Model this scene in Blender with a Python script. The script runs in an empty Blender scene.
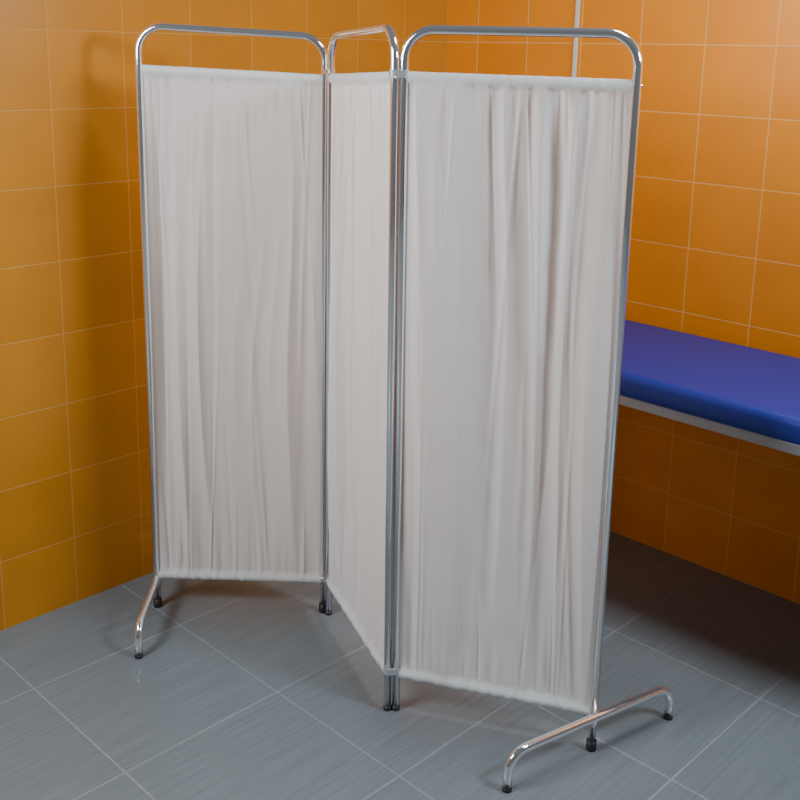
import bpy, bmesh, math, random
from mathutils import Vector, Matrix, noise
S = bpy.context.scene
COL = S.collection
PI = math.pi
V2 = lambda x, y: Vector((x, y))
# world: room corner at the origin, wall_left on x = 0, wall_back on y = 0, metres
CAM = Vector((2.6427, -2.9255, 1.62))
A = math.radians(44.4)                       # heading of the camera, turned left of +y
def W(p):                                    # plan point given as (right of camera, ahead of camera)
    return V2(CAM.x + p[0]*math.cos(A) - p[1]*math.sin(A), CAM.y + p[0]*math.sin(A) + p[1]*math.cos(A))

# ------------------------------------------------------------------ materials
def mat(name, col, rough=.5, metal=0.0, **kw):
    m = bpy.data.materials.new(name); m.use_nodes = True
    b = m.node_tree.nodes['Principled BSDF']
    b.inputs['Base Color'].default_value = (*col, 1); b.inputs['Roughness'].default_value = rough; b.inputs['Metallic'].default_value = metal
    for k, v in kw.items(): b.inputs[k].default_value = v
    return m
def nd(m, t, **kw):
    n = m.node_tree.nodes.new(t)
    for k, v in kw.items(): setattr(n, k, v)
    return n
def tile_mat(name, axes, bw, rh, ou, ov, c1, c2, grout, ms, rough, streak=None, streak_amt=.3, spec=.5):
    m = mat(name, c1, rough); nt = m.node_tree; b = nt.nodes['Principled BSDF']; lk = nt.links.new
    b.inputs['Specular IOR Level'].default_value = spec
    tc = nd(m, 'ShaderNodeTexCoord'); sp = nd(m, 'ShaderNodeSeparateXYZ'); lk(tc.outputs['Object'], sp.inputs[0])
    cx = nd(m, 'ShaderNodeCombineXYZ')
    for i, (ax, o) in enumerate(zip(axes, (ou, ov))):
        a = nd(m, 'ShaderNodeMath', operation='ADD'); a.inputs[1].default_value = o
        lk(sp.outputs[ax], a.inputs[0]); lk(a.outputs[0], cx.inputs[i])
    br = nd(m, 'ShaderNodeTexBrick', offset=0.0, squash=1.0, offset_frequency=1, squash_frequency=1)
    br.inputs['Scale'].default_value = 1; br.inputs['Brick Width'].default_value = bw; br.inputs['Row Height'].default_value = rh
    br.inputs['Mortar Size'].default_value = ms; br.inputs['Mortar Smooth'].default_value = .15
    br.inputs['Color1'].default_value = (*c1,1); br.inputs['Color2'].default_value = (*c2,1); br.inputs['Mortar'].default_value = (*grout,1)
    lk(cx.outputs[0], br.inputs['Vector'])
    col = br.outputs['Color']
    nz = nd(m, 'ShaderNodeTexNoise'); nz.inputs['Detail'].default_value = 4
    mp = nd(m, 'ShaderNodeMapping'); lk(cx.outputs[0], mp.inputs['Vector']); lk(mp.outputs[0], nz.inputs['Vector'])
    if streak: mp.inputs['Scale'].default_value = streak; nz.inputs['Scale'].default_value = 1
    else: nz.inputs['Scale'].default_value = 6
    mr = nd(m, 'ShaderNodeMapRange'); mr.inputs['From Min'].default_value = .3; mr.inputs['From Max'].default_value = .7
    mr.inputs['To Min'].default_value = 1-streak_amt; mr.inputs['To Max'].default_value = 1+streak_amt*.6
    lk(nz.outputs['Fac'], mr.inputs['Value'])
    mx = nd(m, 'ShaderNodeMix', data_type='RGBA', blend_type='MULTIPLY'); mx.inputs[0].default_value = 1
    lk(col, mx.inputs[6]); lk(mr.outputs[0], mx.inputs[7]); lk(mx.outputs[2], b.inputs['Base Color'])
    rg = nd(m, 'ShaderNodeMapRange'); rg.inputs['To Min'].default_value = rough; rg.inputs['To Max'].default_value = .85
    lk(br.outputs['Fac'], rg.inputs['Value']); lk(rg.outputs[0], b.inputs['Roughness'])
    bp = nd(m, 'ShaderNodeBump', invert=True); bp.inputs['Strength'].default_value = .35; bp.inputs['Distance'].default_value = .002
    lk(br.outputs['Fac'], bp.inputs['Height']); lk(bp.outputs[0], b.inputs['Normal'])
    return m
TW, TR = .224, .207
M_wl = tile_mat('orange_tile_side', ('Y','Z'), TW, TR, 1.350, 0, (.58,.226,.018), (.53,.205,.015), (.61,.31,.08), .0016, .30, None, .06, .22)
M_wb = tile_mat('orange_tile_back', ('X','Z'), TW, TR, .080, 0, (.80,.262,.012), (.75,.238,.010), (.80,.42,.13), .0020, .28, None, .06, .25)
ft = .4425
M_fl = tile_mat('grey_floor_tile', ('X','Y'), ft, ft, -.3192, 1.4281, (.165,.196,.214), (.158,.189,.207), (.238,.268,.286), .0025, .33, (120, 4, 1), .15)
M_cl = mat('chrome', (.95,.96,.98), .09, .90)
M_clip = mat('silver_clip', (.50,.51,.52), .3, .4)
M_blk = mat('black_rubber', (.012,.012,.014), .55)
M_gpl = mat('dark_metal_plug', (.06,.06,.065), .35, .6)
M_blue = mat('blue_vinyl', (.011,.028,.27), .44)
M_blue.node_tree.nodes['Principled BSDF'].inputs['Specular IOR Level'].default_value = .4
nb = nd(M_blue, 'ShaderNodeTexNoise'); nb.inputs['Scale'].default_value = 400
bb = nd(M_blue, 'ShaderNodeBump'); bb.inputs['Strength'].default_value = .12; bb.inputs['Distance'].default_value = .001
M_blue.node_tree.links.new(nb.outputs['Fac'], bb.inputs['Height']); M_blue.node_tree.links.new(bb.outputs[0], M_blue.node_tree.nodes['Principled BSDF'].inputs['Normal'])
M_steel = mat('grey_painted_steel', (.36,.37,.40), .4, .2)
M_strip = mat('pale_strip', (.62,.62,.55), .4)
def cloth_mat():
    m = mat('white_cotton', (.895,.905,.890), .9); nt = m.node_tree; b = nt.nodes['Principled BSDF']; lk = nt.links.new
    b.inputs['Specular IOR Level'].default_value = .2
    tr = nd(m, 'ShaderNodeBsdfTranslucent'); tr.inputs['Color'].default_value = (.90,.92,.90,1)
    mx = nd(m, 'ShaderNodeMixShader'); mx.inputs[0].default_value = .34
    out = nt.nodes['Material Output']
    lk(b.outputs[0], mx.inputs[1]); lk(tr.outputs[0], mx.inputs[2]); lk(mx.outputs[0], out.inputs['Surface'])
    nz = nd(m, 'ShaderNodeTexNoise'); nz.inputs['Scale'].default_value = 45; nz.inputs['Detail'].default_value = 5
    bp = nd(m, 'ShaderNodeBump'); bp.inputs['Strength'].default_value = .08; bp.inputs['Distance'].default_value = .003
    lk(nz.outputs['Fac'], bp.inputs['Height']); lk(bp.outputs[0], b.inputs['Normal'])
    return m
M_cloth = cloth_mat()

# ------------------------------------------------------------------ mesh helpers
def obj(name, bm, m, parent=None, smooth=True):
    me = bpy.data.meshes.new(name); bm.normal_update(); bm.to_mesh(me); bm.free()
    me.materials.append(m)
    if smooth:
        for p in me.polygons: p.use_smooth = True
    o = bpy.data.objects.new(name, me); COL.objects.link(o)
    if parent: o.parent = parent
    return o
def thing(name, label, cat, loc):
    o = bpy.data.objects.new(name, None); COL.objects.link(o); o.location = loc; o.empty_display_size = .1
    o['label'] = label; o['category'] = cat
    return o
def sweep(bm, pts, r, seg=16, cap=True):
    pts = [Vector(p) for p in pts]; rings = []
    t0 = (pts[1]-pts[0]).normalized()
    n = t0.orthogonal().normalized()
    for i, p in enumerate(pts):
        if i == 0: t = t0
        elif i == len(pts)-1: t = (pts[-1]-pts[-2]).normalized()
        else: t = ((pts[i]-pts[i-1]).normalized() + (pts[i+1]-pts[i]).normalized()).normalized()
        n = (n - t*n.dot(t)).normalized(); b = t.cross(n)
        rings.append([bm.verts.new(p + (n*math.cos(2*PI*k/seg) + b*math.sin(2*PI*k/seg))*r) for k in range(seg)])
    for a, c in zip(rings, rings[1:]):
        for k in range(seg):
            bm.faces.new((a[k], a[(k+1)%seg], c[(k+1)%seg], c[k]))
    if cap:
        bm.faces.new(list(reversed(rings[0]))); bm.faces.new(rings[-1])
def staple(a, b, z0, z1, rad, n=10, z1b=None):   # inverted U from a (floor) up to z1, across to b, down
    z1b = z1 if z1b is None else z1b
    d = Vector((b[0]-a[0], b[1]-a[1], 0)); w = d.length; d.normalize(); up = Vector((0,0,1))
    a3 = Vector((a[0],a[1],0)); out = [a3+up*z0]
    c = a3 + d*rad + up*(z1-rad)
    for i in range(n+1):
        t = PI - i/n*PI/2; out.append(c + d*(rad*math.cos(t)) + up*(rad*math.sin(t)))
    c = a3 + d*(w-rad) + up*(z1b-rad)
    for i in range(n+1):
        t = PI/2 - i/n*PI/2; out.append(c + d*(rad*math.cos(t)) + up*(rad*math.sin(t)))
    out.append(Vector((b[0],b[1],z0)))
    return out
def box(bm, x0, x1, y0, y1, z0, z1, bev=0, seg=3):
    v = [bm.verts.new((x,y,z)) for z in (z0,z1) for y in (y0,y1) for x in (x0,x1)]
    fs = [bm.faces.new([v[i] for i in q]) for q in ((0,2,3,1),(4,5,7,6),(0,1,5,4),(2,6,7,3),(0,4,6,2),(1,3,7,5))]
    if bev:
        es = set(e for f in fs for e in f.edges)
        bmesh.ops.bevel(bm, geom=list(es), offset=bev, segments=seg, profile=.5, affect='EDGES')
def setting(name, bm, m):
    o = obj(name, bm, m, smooth=False); o['kind'] = 'structure'; return o

# ------------------------------------------------------------------ room
EX = 3.6
bm = bmesh.new(); box(bm, -.1, EX, -EX, .1, -.1, 0); setting('floor', bm, M_fl)
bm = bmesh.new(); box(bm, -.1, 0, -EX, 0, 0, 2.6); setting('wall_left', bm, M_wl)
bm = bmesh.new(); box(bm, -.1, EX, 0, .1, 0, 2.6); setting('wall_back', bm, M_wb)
bm = bmesh.new(); box(bm, .564, .580, -.006, 0, 0, 2.6, .002, 2); o = setting('trim_1', bm, M_strip)

# ------------------------------------------------------------------ folding screen
R = .0100
LA, LB = V2(.1862,-1.4162), V2(.5433,-1.0798)
MA, MB = V2(.5667,-1.0786), V2(1.0092,-1.2724)
RA, RB = V2(1.0234,-1.2572), V2(1.4565,-1.0294)
root_at = Vector((MB.x, MB.y, 0))
scr = thing('folding_screen', 'three-panel folding medical privacy screen with chrome tube frame and gathered white curtains', 'folding screen', root_at)
LEAN = Vector((math.cos(A), math.sin(A)))/1.65        # the middle hinge leans slightly to the left at the top
def loc(p, z=0, k=0): return Vector((p[0]-root_at.x + k*z*LEAN.x, p[1]-root_at.y + k*z*LEAN.y, z))
KH = -.011
#          a   b  seed  top a  top b  fold  gap a  gap b  lean a  lean b
panels = [(LA, LB, 11, 1.670, 1.654, .8, .098, .098, 0, 0), (MA, MB, 22, 1.656, 1.668, .8, .098, .092, 0, KH), (RA, RB, 37, 1.666, 1.664, 1.05, .089, .092, KH, 0)]
ZB = .092
def fbm(x, y, s): return noise.noise(Vector((x, y, s)))
def curtain(a, b, seed, ha, hb, amp, ga, gb, ka, kb):
    rnd = random.Random(seed); sd = seed*3.17
    d = (b-a); w = d.length; d = d.normalized(); nrm = Vector((d.y, -d.x))      # toward the viewer side
    m0 = R*.6; W_ = w-2*m0; NU = 340
    ridges = []
    for _ in range(24):
        top = rnd.random() < .5
        ridges.append((rnd.uniform(.015, W_-.015), rnd.uniform(-.10,.10), rnd.uniform(.0022,.005), rnd.choice((-1,1,1))*rnd.uniform(.0022,.005), top, rnd.uniform(.15,.9)))
    def pleat(p):                                          # rounded valley, narrow crest
        s = abs(math.sin(PI*p)); return max(0, 1-math.sqrt(s*s+.003))**1.2
    def disp(u, v, z, zt):
        wu = u + .034*fbm(u*4, z*1.0, sd+9) + .009*fbm(u*9, z*2.2, sd+11)
        e = min(z-ZB, zt-z); g = math.exp(-max(e-.03,0)/.11)
        y = .032*fbm(wu*5, z*.7, sd) + .028*fbm(wu*9, z*.6, sd+20)
        a1 = max(0, .5+1.2*fbm(u*6, z*1.1, sd+50)); a2 = max(0, .2+1.2*fbm(u*9, z*1.5, sd+55))
        y += .018*a1*(pleat(wu*10 + 1.1*fbm(u*5, z*.6, sd+30))-.3)
        y += .008*a2*(pleat(wu*23 + 1.2*fbm(u*8, z*.8, sd+33))-.3)
        y *= amp*(1-.6*g)
        y += g*(.0070*fbm(u*62, z*1.2, sd+60) + .0085*fbm(u*32, z*1.2, sd+80))
        y += .0020*fbm(u*20+z*8, z*9-u*8, sd+100)          # small slanting creases
        for u0, dr, sg, am, top, ln in ridges:
            t = (1-v) if top else v
            if t > ln: continue
            k = (1-t/ln)**.7 * min(1, t/.03)
            y += am*k*math.exp(-((u-u0-dr*t)/(sg*(1+1.6*t)))**2)
        ed = min(1, min(u, W_-u)/.03)
        return y*ed*(1-.5*math.exp(-max(e-.024,0)/.02))
    S_ = .026; bm = bmesh.new(); cols = []
    NV = 130
    for i in range(NU+1):
        f = i/NU; u = W_*f; ZT = ha + (hb-ha)*f - (ga + (gb-ga)*f); k = ka + (kb-ka)*f; prof = []
        rt = fbm(u*62, 1, sd+120)*1.8; rb = fbm(u*62, 2, sd+140)*1.8
        q = .0082+.0019*rt; qb = .0082+.0019*rb
        zt = ZT + .0003*rt; zb = ZB - .0003*rb
        prof += [(-.003, zb+S_), (-qb*.9, zb+.019), (-qb, zb+.010), (-qb*.7, zb+.002), (0, zb), (qb*.7, zb+.002), (qb, zb+.010), (qb*.9, zb+.019)]
        for j in range(NV+1):
            z = ZB+S_ + (ZT-ZB-2*S_)*j/NV
            prof.append((disp(u, (z-ZB)/(ZT-ZB), z, ZT)+.001, z))
        prof += [(q*.9, zt-.019), (q, zt-.010), (q*.7, zt-.002), (0, zt), (-q*.7, zt-.002), (-q, zt-.010), (-q*.9, zt-.019), (-.003, zt-S_)]
        cols.append([bm.verts.new(loc(a + d*(m0+u) + nrm*y, z, k)) for y, z in prof])
    for c0, c1 in zip(cols, cols[1:]):
        for j in range(len(c0)-1): bm.faces.new((c0[j], c1[j], c1[j+1], c0[j+1]))
    return bm
clabs = ('gathered white curtain of the rear panel by the orange side wall', 'gathered white curtain of the middle panel', 'gathered white curtain of the front panel')
for (a, b, sd, ha, hb, amp, ga, gb, ka, kb), lab in zip(panels, clabs):
    d = (b-a).normalized(); w = (b-a).length
    path = []
    for p in staple(a, b, .010 if a is RA or b is MB else .022, ha, .065, 12, hb):
        f = (p.xy-a).dot(d)/w; path.append(loc(p, p.z, ka+(kb-ka)*f))
    bm = bmesh.new(); sweep(bm, path, R, 20)
    fr = obj('panel_frame', bm, M_cl, scr)
    for za, zb in ((ha-ga-.012, hb-gb-.012), (ZB+.012, ZB+.012)):
        bm = bmesh.new(); sweep(bm, [loc(a-d*.0120, za, ka), loc(b+d*.0120, zb, kb)], .004, 12)
        obj('curtain_rod', bm, M_cl, fr)
    for p in (a, b):
        c = M_blk if (p is LA or p is LB or p is RB) else M_gpl
        bm = bmesh.new(); sweep(bm, [loc(p, 0), loc(p, .004), loc(p, .025 if c is M_blk else .012)], R+(.0022 if c is M_blk else .0003), 18)
        o = obj('pole_tip', bm, c, fr)
        o['label'] = 'black rubber pole tip' if c is M_blk else 'dark grey pole tip'
    cu = obj('curtain', curtain(a, b, sd, ha, hb, amp, ga, gb, ka, kb), M_cloth, scr); cu['label'] = lab
# hinge clips joining the poles
def clip(p, q, z, hgt, m, k=0, grow=.0022):
    d = (q-p).normalized(); n = Vector((-d.y, d.x)); rr_ = R+grow; ring = []
    for i in range(13):
        t = PI/2 + PI*i/12; ring.append(p + d*(rr_*math.cos(t)) + n*(rr_*math.sin(t)))
    for i in range(13):
        t = -PI/2 + PI*i/12; ring.append(q + d*(rr_*math.cos(t)) + n*(rr_*math.sin(t)))
    bm = bmesh.new()
    lo = [bm.verts.new(loc(r_, z, k)) for r_ in ring]; hi = [bm.verts.new(loc(r_, z+hgt, k)) for r_ in ring]
    for j in range(len(ring)): bm.faces.new((lo[j], lo[(j+1)%len(ring)], hi[(j+1)%len(ring)], hi[j]))
    bm.faces.new(list(reversed(lo))); bm.faces.new(hi)
    obj('hinge_clip', bm, m, scr, smooth=False)
clip(LB, MA, 1.558, .010, M_cl, 0, .0012); clip(MB, RA, 1.562, .018, M_clip, KH, .002)
clip(LB, MA, .103, .010, M_cl, 0, .0012); clip(MB, RA, .103, .016, M_clip, KH, .002)
# feet: swivelling arched tubes
def foot(e0, e1, pole):
    bm = bmesh.new(); sweep(bm, [loc(p, p.z) for p in staple(e0, e1, .006, .092, .05, 10)], R+.0004, 18)
    f = obj('foot', bm, M_cl, scr); f['label'] = 'arched chrome tube foot'
    for e in (e0, e1):
        bm = bmesh.new(); sweep(bm, [loc(e, 0), loc(e, .003), loc(e, .008)], R+.0012, 18); obj('foot_cap', bm, M_blk, f)
    bm = bmesh.new(); sweep(bm, [loc(pole, .066), loc(pole, .096)], R+.0025, 18); obj('collar', bm, M_cl, f)
foot(V2(1.4061,-1.2856), V2(1.5225,-.7890), RB)
foot(V2(.3794,-1.5993), LA*2-V2(.3794,-1.5993), LA)

# ------------------------------------------------------------------ examination couch along the back wall
bx0, bx1, by0, by1 = .65, 2.45, -.545, -.015
couch = thing('examination_couch', 'examination couch with thick blue vinyl cushion and grey frame against the orange wall', 'couch', (1.3, -.3, 0))
def cb(x0,x1,y0,y1,z0,z1,bev=0,seg=3):
    bm = bmesh.new(); box(bm, x0-1.3, x1-1.3, y0+.3, y1+.3, z0, z1, bev, seg); return bm
cu = obj('cushion', cb(bx0, bx1, by0, by1, .700, .772, .022, 5), M_blue, couch)
bm = bmesh.new()
for x0,x1,y0,y1 in ((bx0+.03,bx1-.03,by0+.02,by0+.05),(bx0+.03,bx1-.03,by1-.05,by1-.02),(bx0+.03,bx0+.06,by0+.05,by1-.05),(bx1-.06,bx1-.03,by0+.05,by1-.05)):
    box(bm, x0-1.3, x1-1.3, y0+.3, y1+.3, .671, .700, .003, 2)
obj('frame', bm, M_steel, couch, smooth=False)
for x in (bx0+.12, bx1-.12):
    for y in (by0+.06, by1-.06):
        bm = bmesh.new(); box(bm, x-.018-1.3, x+.018-1.3, y-.018+.3, y+.018+.3, .015, .672, .003, 2)
        lg = obj('leg', bm, M_steel, couch, smooth=False)
        bm = bmesh.new(); box(bm, x-.021-1.3, x+.021-1.3, y-.021+.3, y+.021+.3, 0, .02, .003, 2)
        obj('rubber_foot', bm, M_blk, lg, smooth=False)

# ------------------------------------------------------------------ camera: 47 mm lens, tipped 12.8 degrees down, shifted, rolled 1.1 degrees
cd = bpy.data.cameras.new('camera'); co = bpy.data.objects.new('camera', cd); COL.objects.link(co)
cd.sensor_width = 36; cd.lens = 46.8; cd.shift_y = -.14125; cd.clip_start = .05
TH, RO = math.atan(236/1040), .020
co.matrix_world = Matrix.Translation(CAM) @ Matrix.Rotation(A, 4, 'Z') @ Matrix.Rotation(PI/2-TH, 4, 'X') @ Matrix.Rotation(RO, 4, 'Z')
S.camera = co

# ------------------------------------------------------------------ light
def area(name, plan, z, target, tz, size, power, col):
    l = bpy.data.lights.new(name, 'AREA'); l.energy = power; l.size = size; l.color = col
    o = bpy.data.objects.new(name, l); COL.objects.link(o)
    p = W(plan); t = W(target)
    o.location = (p.x, p.y, z)
    o.rotation_euler = (Vector((t.x,t.y,tz))-o.location).to_track_quat('-Z','Y').to_euler()
area('ceiling_light', (.82,2.27), 2.58, (.72,2.15), 0, .45, 22, (1,.99,.96))
area('window_light', (1.9,1.32), 2.1, (-.2,2.6), .9, .45, 42, (.76,.88,1))
area('side_light', (-1.6,1.35), 1.9, (.35,2.15), .8, .75, 48, (.88,.94,1))
w = bpy.data.worlds.new('World'); S.world = w; w.use_nodes = True
w.node_tree.nodes['Background'].inputs[0].default_value = (.88,.93,1,1); w.node_tree.nodes['Background'].inputs[1].default_value = .06
